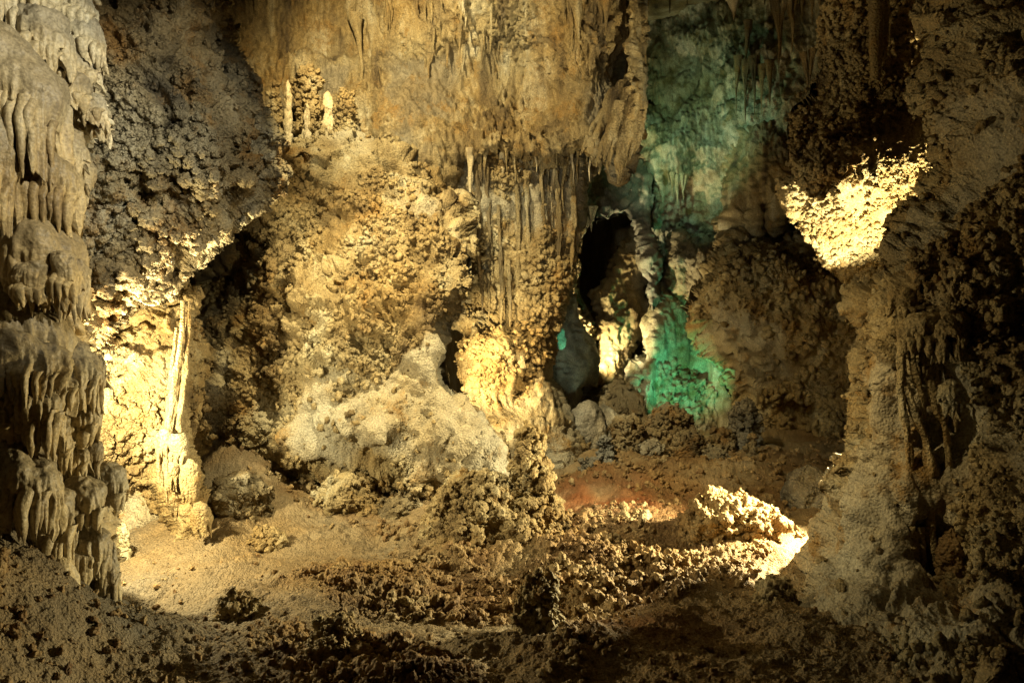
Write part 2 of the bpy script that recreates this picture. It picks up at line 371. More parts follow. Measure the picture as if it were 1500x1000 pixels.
# ================================================================== SETTING
def build_ground():
    us = np.r_[np.linspace(-2.2, -0.72, 80)[:-1], np.linspace(-0.72, 0.72, 1200), np.linspace(0.72, 2.2, 80)[1:]]; n = 620
    Yr = F*1.7/np.linspace(640, 88, n); Yr = np.r_[np.linspace(0.6, Yr[0], 14)[:-1], Yr, np.linspace(Yr[-1], 26, 12)[1:]]
    u, Y = np.meshgrid(us, Yr); sh = u.shape; X = (u*np.maximum(Y, 2.0)).ravel(); Y = Y.ravel()
    px = 750+X/Y*F; 
    def zb(X, Y):
        px = 750+X/Y*F; py = 500+1.7*F/Y
        z = 0*X
        z = z+0.95*sst(-1.55, -3.1, X)*sst(5.3, 4.2, Y)                       # bank under the flowstone
        z = z+0.58*sst(-1.75, -3.0, X)*sst(7.0, 8.6, Y)+0.10*vn(np.c_[X*1.6+Y*0.9, Y*0.7, 0*X], 58)*sst(-0.3, -1.2, X)*sst(6.3, 7.2, Y)                        # sand slope under the alcove
        z = z+0.14*sst(0.2, -1.0, X)*sst(7.0, 8.4, Y)*sst(-3.4, -1.6, X)
        z = z+0.55*sst(1.7, 3.6, X)*sst(6.2, 4.2, Y)                          # bank under the pillar
        z = z+0.26*sst(8.2, 9.3, Y)*sst(0.2, 1.2, X)                          # coral mound
        z = z+0.1*sst(12.5, 17, Y)
        z = z+0.35*sst(2.6, 4.6, X)*sst(9.5, 13, Y)
        return z
    z = zb(X, Y)
    P = np.c_[X, Y, z]
    z = z+fbm(P*0.7, 3, 91)*0.09+fbm(P*2.4, 4, 92)*0.035
    py = 500+1.7*F/Y
    coral = 0.05+fbm(P*1.1, 3, 95)*0.45+blob(px, py, [(620, 840, 200, 45, .9), (900, 810, 190, 60, 1.0), (560, 975, 230, 25, .45), (800, 940, 150, 25, .3),
             (1000, 720, 180, 25, .9), (420, 800, 200, 30, -.3), (230, 880, 100, 45, -1.0), (1050, 770, 90, 40, .9), (60, 900, 260, 120, -.45), (1350, 930, 200, 80, -.3), (350, 975, 150, 30, -.4),
             (650, 905, 130, 22, -1.1), (1060, 880, 70, 20, -1.0), (1080, 960, 190, 55, -.9), (280, 840, 110, 30, -.5), (880, 735, 70, 16, -1.3), (400, 740, 90, 30, .25), (1165, 812, 42, 20, -1.5), (330, 790, 60, 20, -.5), (640, 740, 60, 40, -.9)])
    cm = sst(0.0, 0.45, coral)
    h = popcorn(P, 0.050, 97)*cm*(0.75+0.7*np.clip(vn(P*1.3, 59), -0.6, 0.6))+(1-cm)*(popcorn(P, 0.05, 98)*0.30*sst(-0.2, 0.5, vn(P*2.2, 55))+fbm(P*12, 4, 99, 0.6)*0.016+0.03*vn(P*np.array([4, 1.5, 1]), 57))
    P[:, 2] = z+h-0.08
    idx = np.arange(sh[0]*sh[1]).reshape(sh)
    fc = np.stack([idx[:-1, :-1], idx[:-1, 1:], idx[1:, 1:], idx[1:, :-1]], -1).reshape(-1, 4)
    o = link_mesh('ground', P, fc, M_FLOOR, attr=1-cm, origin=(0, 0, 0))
    o['kind'] = 'structure'
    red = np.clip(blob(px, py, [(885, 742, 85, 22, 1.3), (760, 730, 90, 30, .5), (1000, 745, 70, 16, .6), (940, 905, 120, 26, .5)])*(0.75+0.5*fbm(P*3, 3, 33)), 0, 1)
    si = np.clip(blob(px, py, [(40, 900, 260, 120, 1.3)])*(0.8+0.5*fbm(P*2, 3, 34)), 0, 0.9); sa = o.data.attributes.new('silt_and_shade', 'FLOAT', 'POINT'); sa.data.foreach_set('value', si.astype(np.float32))  # grey silt colour that also paints shade over the left bank
    ra = o.data.attributes.new('redness', 'FLOAT', 'POINT'); ra.data.foreach_set('value', red.astype(np.float32))
    return P.reshape(*sh, 3), cm.reshape(sh)
GP, GC = build_ground()
def ground_z(px, d):
    x = (px-750)/F*d
    k = np.argmin((GP[..., 0]-x)**2+(GP[..., 1]-d)**2); return float(GP.reshape(-1, 3)[k, 2])

def build_shell():
    # cave roof over everything, and the rock that closes the cave behind the visitor and at both sides
    def sheet(fn, nu, nv):
        u, v = np.meshgrid(np.linspace(0, 1, nu), np.linspace(0, 1, nv)); P = fn(u.ravel(), v.ravel())
        P = P+0.35*vec_noise(P*0.45, 3)+0.1*vec_noise(P*1.6, 6)
        idx = np.arange(nu*nv).reshape(nv, nu)
        return P, np.stack([idx[:-1, :-1], idx[:-1, 1:], idx[1:, 1:], idx[1:, :-1]], -1).reshape(-1, 4)
    V, Fc = sheet(lambda u, v: np.c_[-13+26*u, -3.5+24*v, 7.4+0*u], 90, 90)
    o = link_mesh('ceiling', V, Fc, M_WALL, origin=(0, 0, 7)); o['kind'] = 'structure'
    def ring(u, v):
        a = math.pi*2*u
        return np.c_[np.sin(a)*11.5, 8.5-np.cos(a)*11.2, -0.6+8.6*v]
    V, Fc = sheet(ring, 220, 60)
    o = link_mesh('cave_wall', V, Fc, M_WALL, origin=(0, 0, 0)); o['kind'] = 'structure'
build_shell()

# ================================================================== ROCK MASSES, far to near
rock('rock_wall', 'tall back wall washed with green light behind the arch, pale and streaked', 'rock wall',
     [(925, -150), (1290, -150), (1290, 700), (905, 700), (925, 560), (945, 500), (958, 470), (968, 440), (962, 400), (955, 360), (946, 320), (955, 285), (950, 250), (935, 215)],
     [(960, 0, 14.2), (1060, -50, 13.6), (1200, 0, 12.4), (1000, 120, 13.9), (985, 300, 13.6), (1040, 280, 13.3), (1040, 330, 13.2), (1100, 330, 12.6), (1180, 330, 12.4),
      (995, 345, 14.2), (990, 400, 14.0), (985, 440, 13.5), (1000, 500, 13.6), (1020, 560, 13.5), (960, 420, 13.2), (955, 560, 13.1), (1250, 500, 12.6), (1100, 600, 13.2), (960, 640, 12.7), (1010, 640, 12.9)],
     d_streak(0.15, 11, pop=0.3, size=0.06, popreg=[(1010, 520, 60, 90, -.5), (1080, 100, 90, 90, .2)], rough=0.18), M_PALE, R=16, edge=0.35, back=0.6, jag=5, seed=11)
rock('rock_wall', 'smooth curved wall of the green glowing niche behind the stalagmites', 'rock wall',
     [(948, 480), (960, 446), (984, 428), (1010, 430), (1040, 470), (1062, 520), (1080, 570), (1080, 640), (1060, 690), (930, 690), (938, 600), (944, 530)],
     [(950, 500, 12.8), (958, 560, 12.7), (985, 520, 13.15), (1000, 480, 13.2), (1012, 560, 13.3), (1035, 520, 13.1), (1040, 580, 13.15), (1068, 600, 12.7), (990, 440, 13.35), (1000, 640, 13.1), (950, 640, 12.6), (1060, 660, 12.7)],
     d_pop(0.05, 0.35, base=0.55, seed=13, rough=0.09, pit=0.04, flute=0.05), M_PALE, R=16, edge=0.3, back=0.3, jag=3, seed=13)
rock('rock_arch', 'grey green rock lintel spanning the black hole left of the green wall', 'rock arch',
     [(800, 190), (940, 190), (940, 215), (952, 255), (955, 300), (948, 335), (962, 380), (970, 430), (955, 455), (945, 400), (935, 345), (916, 312), (895, 320), (868, 324), (838, 332), (826, 322)],
     [(830, 230, 13.4), (900, 230, 14.6), (945, 260, 13.6), (900, 290, 14.2), (860, 318, 13.3), (910, 312, 13.6), (960, 400, 13.2), (940, 330, 13.5)],
     d_streak(0.06, 15, rough=0.12, pop=0.25), M_GREY, R=10, edge=0.15, back=0.4, jag=2.5, seed=15)
rock('rock_column', 'twisted column leaning across the black hole, lit at its lower left', 'rock column',
     [(932, 342), (955, 346), (961, 370), (958, 395), (940, 425), (945, 455), (955, 470), (930, 520), (905, 560), (862, 570), (862, 540), (875, 500), (866, 488), (880, 462), (868, 442), (870, 428), (888, 404), (908, 372)],
     [(905, 340, 14.4), (950, 350, 14.2), (900, 430, 13.6), (930, 430, 13.8), (880, 520, 13.3), (930, 500, 13.4), (900, 480, 13.2)],
     d_streak(0.05, 17, rough=0.05), M_POP, R=22, edge=0.5, back=0.5, jag=3, seed=17)
rock('rock_spur', 'narrow brown rock at the left rim of the black hole', 'rock spur',
     [(834, 325), (850, 335), (852, 380), (848, 420), (856, 440), (872, 470), (868, 500), (880, 530), (880, 570), (830, 570), (825, 450)],
     [(840, 340, 13.2), (850, 420, 13.2), (865, 500, 13.0), (840, 560, 12.8)],
     d_pop(0.08, 0.9, seed=18), M_POP, R=14, edge=0.4, back=0.4, jag=3, seed=18, nod=(0.08, 0.8, 1))
rock('rock_spur', 'smooth grey spur standing in shadow right of the lit column', 'rock spur',
     [(820, 400), (832, 405), (842, 440), (850, 468), (862, 495), (872, 528), (870, 556), (856, 585), (850, 625), (800, 640), (780, 560), (790, 470), (806, 430)],
     [(820, 420, 11.6), (840, 480, 11.8), (860, 540, 11.8), (810, 520, 11.3), (820, 600, 11.2), (850, 600, 11.4)],
     d_pop(0.06, 0.35, base=0.7, seed=19, rough=0.06), M_GREY, R=22, edge=0.5, back=0.3, jag=2, seed=19)
rock('rock_wall', 'brown bulging rock wall at right mid distance, its left flank lit green', 'rock wall',
     [(1000, 452), (1012, 425), (1035, 395), (1048, 372), (1062, 350), (1080, 348), (1092, 365), (1120, 362), (1150, 372), (1180, 350), (1230, 380), (1330, 420), (1340, 720), (1110, 690), (1062, 650), (1078, 600), (1062, 560), (1040, 510), (1015, 480)],
     [(1070, 370, 12.0), (1050, 470, 11.3), (1090, 560, 11.6), (1100, 460, 11.0), (1180, 480, 10.8), (1170, 600, 11.4), (1250, 550, 10.6), (1120, 640, 12.0), (1020, 450, 11.7), (1200, 380, 11.6)],
     d_pop(0.06, 0.8, lump=0.14, smooth=[(1090, 560, 45, 90, .9), (1055, 500, 25, 40, .5)], seed=21, rough=0.14, flute=0.04, thr=0.2), M_POP, R=34, edge=0.9, back=0.6, jag=5, seed=21, nod=(0.06, 3.2, 1))
rock('rock_wall', 'high streaked wall with a fringed ledge above the lit column', 'rock wall',
     [(250, -160), (948, -160), (946, 20), (944, 75), (947, 100), (944, 150), (946, 185), (938, 215), (925, 240), (905, 262), (892, 232), (870, 236), (850, 226), (800, 238), (745, 232), (690, 245), (640, 300), (560, 360), (400, 380), (250, 380)],
     [(350, 0, 11.0), (330, 250, 10.4), (500, 0, 11.2), (470, 130, 10.9), (560, 100, 11.2), (540, 230, 10.6), (650, 30, 10.6), (690, 130, 10.9), (800, 20, 10.3), (790, 140, 10.9), (720, 195, 10.2), (820, 205, 10.2),
      (880, 80, 10.2), (905, 140, 10.3), (900, 210, 10.1), (930, 120, 10.8), (935, 40, 10.7), (620, 230, 10.2), (700, 240, 10.2), (500, 330, 10.4)],
     d_streak(0.13, 23, pop=0.6, size=0.075, popreg=[(760, 205, 150, 28, 1.0), (800, 60, 120, 40, .5), (900, 180, 40, 60, -1.2), (450, 60, 120, 80, -.5)], rough=0.13), M_WALL, R=26, edge=0.7, back=0.6, jag=5, seed=23)
COL = rock('rock_column', 'massive fluted column under the ledge, brightly lit, with a small niche', 'rock column',
     [(640, 215), (860, 215), (852, 320), (845, 400), (828, 440), (808, 490), (806, 555), (828, 605), (850, 650), (856, 700), (690, 720), (690, 640), (700, 605), (684, 570), (678, 520), (682, 484), (662, 482), (658, 460), (680, 420), (690, 330), (650, 300)],
     [(660, 240, 10.5), (750, 250, 10.45), (850, 260, 10.75), (700, 330, 10.38), (760, 350, 10.45), (830, 350, 10.75), (790, 430, 10.4), (735, 400, 10.4), (690, 430, 10.7), (706, 462, 10.95), (700, 490, 10.2),
      (740, 500, 10.0), (760, 520, 10.15), (800, 520, 10.5), (720, 580, 9.9), (790, 600, 10.2), (840, 640, 10.3), (760, 660, 10.0), (700, 700, 9.8), (690, 530, 10.2), (766, 560, 10.3)],
     d_pop(0.05, 0.7, lump=0.05, pit=0.05, smooth=[(720, 540, 50, 60, -.3), (760, 290, 120, 60, .9), (790, 670, 60, 30, .4)], seed=25, rough=0.08, flute=0.08, thr=0.1), M_POP, R=22, edge=0.5, back=0.6, jag=3, seed=25, nod=(0.045, 3.0, 1))
rock('rock_wall', 'great swelling wall of cave coral with smooth pale patches, in the middle', 'rock wall',
     [(160, 330), (230, 170), (330, 160), (385, 215), (440, 245), (470, 212), (500, 170), (515, 158), (532, 195), (560, 212), (592, 218), (640, 275), (668, 308), (690, 365), (692, 420), (672, 452), (656, 482), (655, 540), (662, 568), (692, 592), (722, 628), (745, 650), (757, 690),  # first points add an unseen lip behind the overhang, shading the alcove
      (750, 715), (725, 720), (740, 800), (640, 830), (540, 800), (460, 770), (380, 730), (320, 700), (265, 680), (230, 560), (230, 400)],
     [(300, 230, 8.7), (370, 260, 8.8), (330, 305, 8.9), (385, 300, 9.0), (430, 280, 9.4), (500, 190, 10.1), (270, 380, 11.2), (310, 350, 10.9), (330, 410, 10.7), (372, 350, 9.9), (400, 400, 9.0), (300, 470, 10.3), (350, 470, 9.5), (270, 540, 9.5), (290, 620, 8.8), (450, 330, 9.3), (450, 450, 8.6), (420, 600, 8.4), (520, 570, 8.1), (480, 640, 8.0), (560, 300, 9.3),
      (640, 330, 9.2), (600, 430, 8.3), (650, 400, 8.6), (640, 500, 8.05), (560, 645, 7.85), (600, 620, 8.0), (630, 600, 7.95), (640, 640, 7.8), (710, 660, 7.9), (740, 690, 8.1), (555, 720, 8.9), (650, 720, 8.1), (480, 712, 8.9), (600, 790, 8.3), (520, 790, 8.6), (400, 720, 8.7), (350, 560, 8.9)],
     d_pop(0.05, 0.85, lump=0.14, pit=0.10, smooth=[(650, 470, 35, 110, .9), (650, 620, 80, 70, 1.1), (500, 615, 45, 40, .35), (520, 730, 120, 30, .3), (690, 700, 60, 30, .5), (640, 350, 50, 60, -.5), (600, 260, 60, 40, -.5), (430, 420, 120, 120, -.4), (600, 560, 30, 50, .5)], seed=27, rough=0.12, thr=0.22), M_POP,
     R=30, edge=0.6, back=0.3, jag=5, seed=27, nod=(0.043, 4.4, 1))
rock('rock_wall', 'glowing coral wall inside the alcove behind the left flowstone', 'rock wall',
     [(60, 340), (200, 380), (285, 360), (285, 420), (280, 500), (268, 560), (262, 640), (270, 720), (290, 800), (270, 830), (60, 830)],
     [(120, 400, 7.2), (250, 380, 7.3), (270, 480, 7.3), (160, 500, 7.0), (200, 560, 7.0), (150, 650, 6.9), (230, 620, 7.1), (200, 720, 7.3), (180, 790, 7.2), (270, 760, 7.4)],
     d_pop(0.05, 0.8, lump=0.08, smooth=[(180, 650, 90, 50, .8), (200, 760, 80, 30, .8)], seed=29, rough=0.10, thr=0.3), M_POP, R=30, edge=0.6, back=0.6, jag=4, seed=29, nod=(0.050, 4.2, 2))
rock('rock_overhang', 'dark hanging mass of cave coral arching over the glowing alcove', 'rock overhang',
     [(40, -160), (320, -160), (330, -20), (345, 60), (368, 120), (385, 180), (398, 225), (408, 262), (402, 285), (376, 312), (345, 325), (318, 352), (285, 372), (262, 398), (240, 428), (222, 446), (205, 440), (196, 455), (182, 438), (165, 455), (152, 500), (150, 540), (60, 600), (40, 300)],
     [(150, 0, 5.7), (250, 0, 5.9), (330, 60, 6.5), (200, 150, 5.7), (300, 150, 5.9), (380, 220, 6.4), (400, 265, 6.6), (250, 280, 5.9), (340, 300, 6.3), (150, 350, 5.8), (230, 400, 6.2), (120, 500, 5.9), (160, 440, 6.0)],
     d_pop(0.05, 0.8, lump=0.12, pit=0.10, seed=31, rough=0.06, thr=0.45), M_DARK, R=75, edge=0.85, back=0.6, jag=4, seed=31, nod=(0.048, 4.0, 2))
rock('rock_overhang', 'dark hanging rock whose underside glows in a cream triangle, upper right', 'rock overhang',
     [(1225, -160), (1215, 0), (1205, 90), (1175, 150), (1160, 162), (1152, 195), (1157, 235), (1166, 255), (1150, 272), (1150, 296), (1172, 325), (1190, 352), (1205, 385), (1232, 412), (1300, 430), (1420, 420), (1460, -160)],
     [(1230, 0, 7.6), (1300, 0, 7.2), (1290, 100, 7.0), (1180, 200, 7.1), (1250, 200, 6.75), (1320, 180, 6.9), (1160, 262, 6.9), (1210, 258, 6.5), (1275, 252, 6.52), (1330, 232, 6.75), (1175, 300, 7.3), (1215, 300, 7.1), (1270, 292, 7.08), (1330, 275, 7.1), (1205, 350, 7.8), (1250, 340, 7.6), (1235, 405, 8.3), (1300, 330, 7.6), (1350, 400, 8.2)],
     d_pop(0.040, 0.7, lump=0.02, pit=0.03, seed=33, rough=0.08, thr=0.4, flute=0.03), M_POP, R=14, edge=0.25, back=0.8, jag=4, seed=33, nod=(0.036, 4.2, 1))
rock('rock_pillar', 'broad dim pillar of coral and dripstone filling the right edge', 'rock pillar',
     [(1700, -160), (1700, 1150), (1140, 1000), (1130, 905), (1160, 872), (1180, 835), (1190, 800), (1192, 765), (1212, 742), (1205, 705), (1228, 680), (1242, 640), (1240, 600), (1248, 560), (1240, 520), (1256, 490), (1236, 452), (1244, 424), (1258, 402), (1274, 394), (1292, 404), (1316, 352), (1330, 330), (1350, 288), (1376, 244), (1372, 214), (1384, 205), (1382, 160), (1372, 120), (1380, 60), (1370, 0), (1375, -160)],
     [(1400, 0, 5.8), (1500, 0, 5.3), (1380, 120, 5.8), (1360, 220, 6.0), (1500, 250, 5.0), (1320, 330, 5.9), (1400, 350, 5.4), (1260, 420, 6.1), (1300, 480, 5.5), (1390, 450, 5.1), (1390, 520, 5.35), (1390, 640, 5.4), (1370, 720, 5.2), (1470, 560, 4.9), (1300, 600, 5.4), (1250, 620, 5.8),
      (1230, 720, 5.7), (1300, 780, 5.1), (1200, 800, 5.7), (1180, 850, 5.6), (1350, 850, 4.95), (1450, 800, 4.7), (1430, 900, 4.4), (1300, 940, 4.5), (1600, 500, 4.6), (1600, 900, 4.0), (1370, 820, 5.25), (1200, 980, 4.7)],
     d_pop(0.042, 0.85, lump=0.16, pit=0.07, smooth=[(1300, 550, 25, 70, .6), (1385, 640, 45, 110, 1.1), (1400, 900, 90, 50, .5)], seed=35, rough=0.12, thr=0.28, flute=0.09), M_POP, R=70, edge=0.6, back=0.1, jag=5, seed=35, nod=(0.034, 4.0, 1))
# ================================================================== FLOWSTONE CASCADE ON THE LEFT
def tube_mesh(pts, rads, seed=0, n=22, m=20, rough=0.25):
    pts = np.array(pts, float); t = np.linspace(0, 1, len(pts)); tt = np.linspace(0, 1, n*(len(pts)-1)+1)
    c = np.stack([np.interp(tt, t, pts[:, k]) for k in range(3)], 1)
    for _ in range(n//2):
        c[1:-1] = (c[:-2]+2*c[1:-1]+c[2:])/4
    r = np.interp(tt, t, rads); a = np.linspace(0, 2*math.pi, m, endpoint=False)
    q = np.stack([np.cos(a)[None]+0*tt[:, None], np.sin(a)[None]+0*tt[:, None], (np.r_[0, np.cumsum(np.linalg.norm(np.diff(c, axis=0), axis=1))]/max(rads))[:, None]*0.35+0*a[None]+seed*5.3], -1).reshape(-1, 3)
    rr = (r[:, None]+0*a[None]).ravel()*(1+rough*fbm(q*0.9, 3, seed))*(1+0.16*vn(np.stack([q[:, 0]*3.1, q[:, 1]*3.1, q[:, 2]*0.12], 1), seed+2))
    rr = rr.reshape(len(tt), m)
    P = np.stack([c[:, 0:1]+np.cos(a)*rr, c[:, 1:2]+np.sin(a)*rr, c[:, 2:3]+0*rr], -1)
    idx = np.arange(len(tt)*m).reshape(len(tt), m); nx = np.roll(idx, -1, 1)
    fc = np.stack([idx[:-1], idx[1:], nx[1:], nx[:-1]], -1).reshape(-1, 4)
    return P.reshape(-1, 3), fc
def lobe_mesh(cx, top, bot, hw, d, slope=0.0, seed=0, dome=0.46, nth=150, nt=64, teeth=0.45):
    rng = np.random.default_rng(seed+5000)
    a = hw/F*d; zt = EYE+(500-top)/F*d; zb = EYE+(500-bot)/F*d; H = zt-zb
    th, t = np.meshgrid(np.linspace(0, 2*math.pi, nth, endpoint=False), np.linspace(0, 1, nt)); sh = th.shape
    th = th.ravel(); t = t.ravel(); t = t/0.86
    ui = np.clip((t-1)/0.163, 0, 1); t = np.clip(t, 0, 1)
    nf = max(4, int(hw*0.36*(0.8+0.4*rng.random())+2))
    q = np.c_[np.cos(th)*nf*0.32, np.sin(th)*nf*0.32, t*0.55+seed*7.7]
    fl = vn(q*1.2, 3)*0.9+0.45*vn(q*2.6+4, 4)
    tooth = sst(0.05, 0.95, 0.55+0.7*vn(np.c_[q[:, 0]*1.25, q[:, 1]*1.25, 0*t+seed*3.1], 5))
    r = np.where(t < dome, np.sin(np.clip(t/dome, 0, 1)*math.pi/2)**0.75, 1.0)
    r = r*(1-0.22*sst(dome, 1, t)*(1-tooth))
    s = sst(dome*0.55, dome*1.25, t)
    r = r*(1+0.15*s*fl*min(1.2, 30/hw+0.4))*(1-0.55*ui)
    z = np.where(t < dome, np.cos(np.clip(t/dome, 0, 1)*math.pi/2)*0.42+0.58, 0.58*(1-(t-dome)/(1-dome)))
    z = zb+H*z+H*teeth*(1-tooth)*sst(dome, 1, t)+ui*H*0.16
    X = np.cos(th)*r*a; Y = np.sin(th)*r*a*0.85
    z = z-slope*X
    P = np.c_[X+(cx-750)/F*d, Y+d, z]
    n3 = fbm(P*4.5, 3, seed)*0.034+fbm(P*34, 3, seed+1)*0.007*(1-s*0.7)+0.02*(1-s)*balls(P/0.11, seed+3)
    P[:, :2] += np.c_[np.cos(th), np.sin(th)]*n3[:, None]
    P[:, 2] += n3*0.7
    idx = np.arange(sh[0]*sh[1]).reshape(sh); nx = np.roll(idx, -1, 1)
    fc = np.stack([idx[:-1], idx[1:], nx[1:], nx[:-1]], -1).reshape(-1, 4)
    A = 1-s; nd = max(3, int(hw/4.2)); GV = []; GF = []
    for j in range(nd):                                       # rounded drips along the front of the fringe
        ang = math.radians(-90)+math.radians(150)*((j+0.5+rng.uniform(-.35, .35))/nd-0.5); rr_ = a*rng.uniform(0.86, 0.98)
        x = (cx-750)/F*d+math.cos(ang)*rr_; y = d+math.sin(ang)*rr_*0.85; zz = -slope*math.cos(ang)*rr_
        w_ = min(a*0.34, 0.030)*rng.uniform(0.6, 1.15); l0 = H*rng.uniform(0.42, 0.6); l1 = H*rng.uniform(-0.10, 0.16); b_ = math.sin(ang)*0.02
        V2, F2 = tube_mesh([(x*1.0, y+0.03, zb+zz+l0), (x, y-0.012, zb+zz+l0*0.75+l1*0.25), (x, y-0.008, zb+zz+l0*0.35+l1*0.65), (x, y, zb+zz+l1)], [w_*1.2, w_*1.1, w_*0.8, w_*0.15], seed*11+j, 10, 12, 0.3)
        GF.append(F2+sum(len(g) for g in GV)); GV.append(V2)
    return P, fc, A, np.concatenate(GV), np.concatenate(GF)
def add_lobe(name, data, m, parent, k):
    V, Fc, A, V2, F2 = data
    o = child(name, V, Fc, m, parent, A*k)
    g = link_mesh('drip_fringe', V2, F2, m, o, np.zeros(len(V2)), origin=tuple(parent.location))
LOBES = [(8, -60, 62, 18, 4.55, 0), (48, -50, 50, 34, 4.7, 0), (54, 18, 100, 42, 4.65, .5), (100, -30, 50, 40, 4.95, .3), (122, 25, 92, 34, 4.95, .5), (82, 75, 125, 16, 4.72, .2), (116, 76, 125, 34, 4.95, .35), (104, 112, 160, 26, 4.85, .4),
         (128, 130, 185, 28, 4.98, .4), (150, 165, 208, 18, 5.08, .3), (28, 50, 235, 66, 4.5, .75), (98, 182, 255, 28, 4.72, .6), (68, 210, 332, 44, 4.55, .35), (-8, 160, 345, 34, 4.35, .3), (119, 222, 300, 15, 4.9, .2), (128, 235, 280, 9, 5.0, 0), (66, 322, 452, 58, 4.5, .25),
         (44, 383, 447, 22, 4.3, 0), (92, 372, 442, 17, 4.35, .2), (109, 380, 467, 19, 4.5, .2), (22, 402, 570, 84, 4.5, .45), (28, 485, 580, 62, 4.35, .2), (108, 495, 592, 43, 4.65, .35), (146, 520, 570, 14, 4.85, .2), (76, 522, 596, 39, 4.5, .3), (46, 543, 655, 48, 4.38, .25),
         (120, 588, 655, 25, 4.7, 0), (8, 578, 648, 34, 4.3, .2), (86, 612, 698, 16, 4.55, 0), (113, 648, 708, 17, 4.65, 0), (137, 645, 698, 14, 4.75, .2), (30, 645, 765, 58, 4.3, .4), (152, 680, 745, 27, 4.85, .3), (74, 708, 835, 38, 4.45, .25), (122, 698, 775, 31, 4.6, .25), (20, 740, 820, 40, 4.45, .2),
         (135, 765, 850, 24, 4.65, .2), (158, 790, 905, 19, 4.72, .1), (112, 790, 860, 26, 4.6, .1)]
casc = empty('flowstone_cascade', U(60, 860, 4.8))
tag(casc, 'cream cascade of flowstone lobes with dripping fringes along the left edge', 'flowstone')
V, Fc, A = body([(-600, -160), (110, -160), (135, 20), (150, 110), (140, 200), (122, 260), (120, 330), (125, 420), (122, 480), (150, 525), (140, 580), (138, 640), (162, 700), (172, 760), (168, 830), (176, 905), (140, 960), (-600, 960)],
     [(-560, 400, 3.2), (-300, 400, 3.8), (-100, 400, 4.3), (0, 0, 4.8), (100, 0, 5.2), (0, 400, 4.7), (100, 400, 4.95), (0, 800, 4.6), (140, 800, 4.9), (130, 600, 5.0), (60, 600, 4.75), (60, 200, 4.85)],
     d_pop(0.05, 0.9, seed=41, rough=0.06, thr=0.5), R=30, edge=0.45, back=0.3, jag=4, seed=41, nod=(0.05, 1.2, 1))
child('backing_rock', V, Fc, M_FLOW, casc, A)
for k, (cx, t_, b_, hw, d, sl) in enumerate(LOBES):
    add_lobe('lobe', lobe_mesh(cx, t_, b_, hw, d, sl, k), M_FLOW, casc, 0.8)

# ================================================================== DRIPS, STALACTITES, STALAGMITES
def px_tube(pts, wid, d, seed=0, rough=0.25, dd=None):
    P = [U(x, y, d if dd is None else dd[i]) for i, (x, y) in enumerate(pts)]
    return tube_mesh(P, [w_/F*d/2 for w_ in wid], seed, rough=rough)
def stalactite(px, y0, ln, wd, d, label, group, m=M_WALL, seed=0):
    b = 0.07*ln*math.sin(seed*3.0)+1.5*math.sin(seed*1.7)
    V, Fc = px_tube([(px-b, y0-ln*0.35-8), (px, y0), (px+b, y0+ln*0.45), (px+b*0.6, y0+ln)], [wd*2.6, wd*1.15, wd*0.62, 0.8], d, seed, rough=0.42)
    return tag(link_mesh('stalactite', V, Fc, m), label, 'stalactite', group)
_r = random.Random(5)
for k, (x, y, ln, wd, d) in enumerate([(688, 246, 58, 7, 10.25), (701, 240, 110, 10, 10.35), (709, 238, 22, 5, 10.3), (734, 246, 40, 6, 10.4), (741, 232, 18, 4, 10.2), (752, 240, 28, 5, 10.3), (763, 250, 95, 8, 10.5), (771, 236, 60, 6, 10.45), (778, 246, 130, 9, 10.55), (784, 232, 20, 4, 10.3),
                                     (797, 236, 52, 8, 10.4), (803, 242, 30, 4, 10.5), (812, 248, 85, 7, 10.6), (816, 232, 14, 3, 10.3), (829, 240, 70, 8, 10.6), (838, 236, 34, 4, 10.6), (848, 228, 40, 5, 10.6), (861, 226, 20, 4, 10.5), (866, 232, 34, 5, 10.5), (875, 240, 16, 4, 10.3)]):
    stalactite(x+_r.uniform(-2, 2), y, ln, wd*0.75, d, 'thin pale stalactite hanging from the ledge in front of the lit column', 'stalactites under the ledge', M_FLOW if k % 3 == 0 else M_WALL, k)
for k, (pts, wd, d) in enumerate([([(697, 240), (702, 300), (700, 360), (705, 430)], [12, 10, 12, 5], 10.33), ([(712, 240), (716, 320), (722, 400)], [14, 9, 3], 10.36), ([(756, 250), (760, 330), (758, 400), (760, 445)], [8, 9, 11, 4], 10.38), ([(770, 250), (774, 340), (776, 420)], [12, 8, 3], 10.42),
                                  ([(730, 300), (733, 370), (735, 440), (734, 490)], [8, 10, 10, 3], 10.35), ([(745, 380), (748, 440), (747, 480)], [10, 8, 3], 10.3), ([(792, 250), (796, 330), (794, 400)], [10, 12, 4], 10.5), ([(815, 250), (820, 330), (816, 410)], [12, 12, 5], 10.6), ([(838, 240), (842, 320), (836, 400)], [12, 14, 6], 10.7), ([(715, 400), (717, 440), (716, 468)], [7, 6, 2], 10.4), ([(706, 395), (707, 430), (706, 462)], [7, 5, 2], 10.4)]):
    V, Fc = px_tube(pts, [x*0.62 for x in wd], d, 420+k, rough=0.5); child('drip', V, Fc, M_WALL, COL)
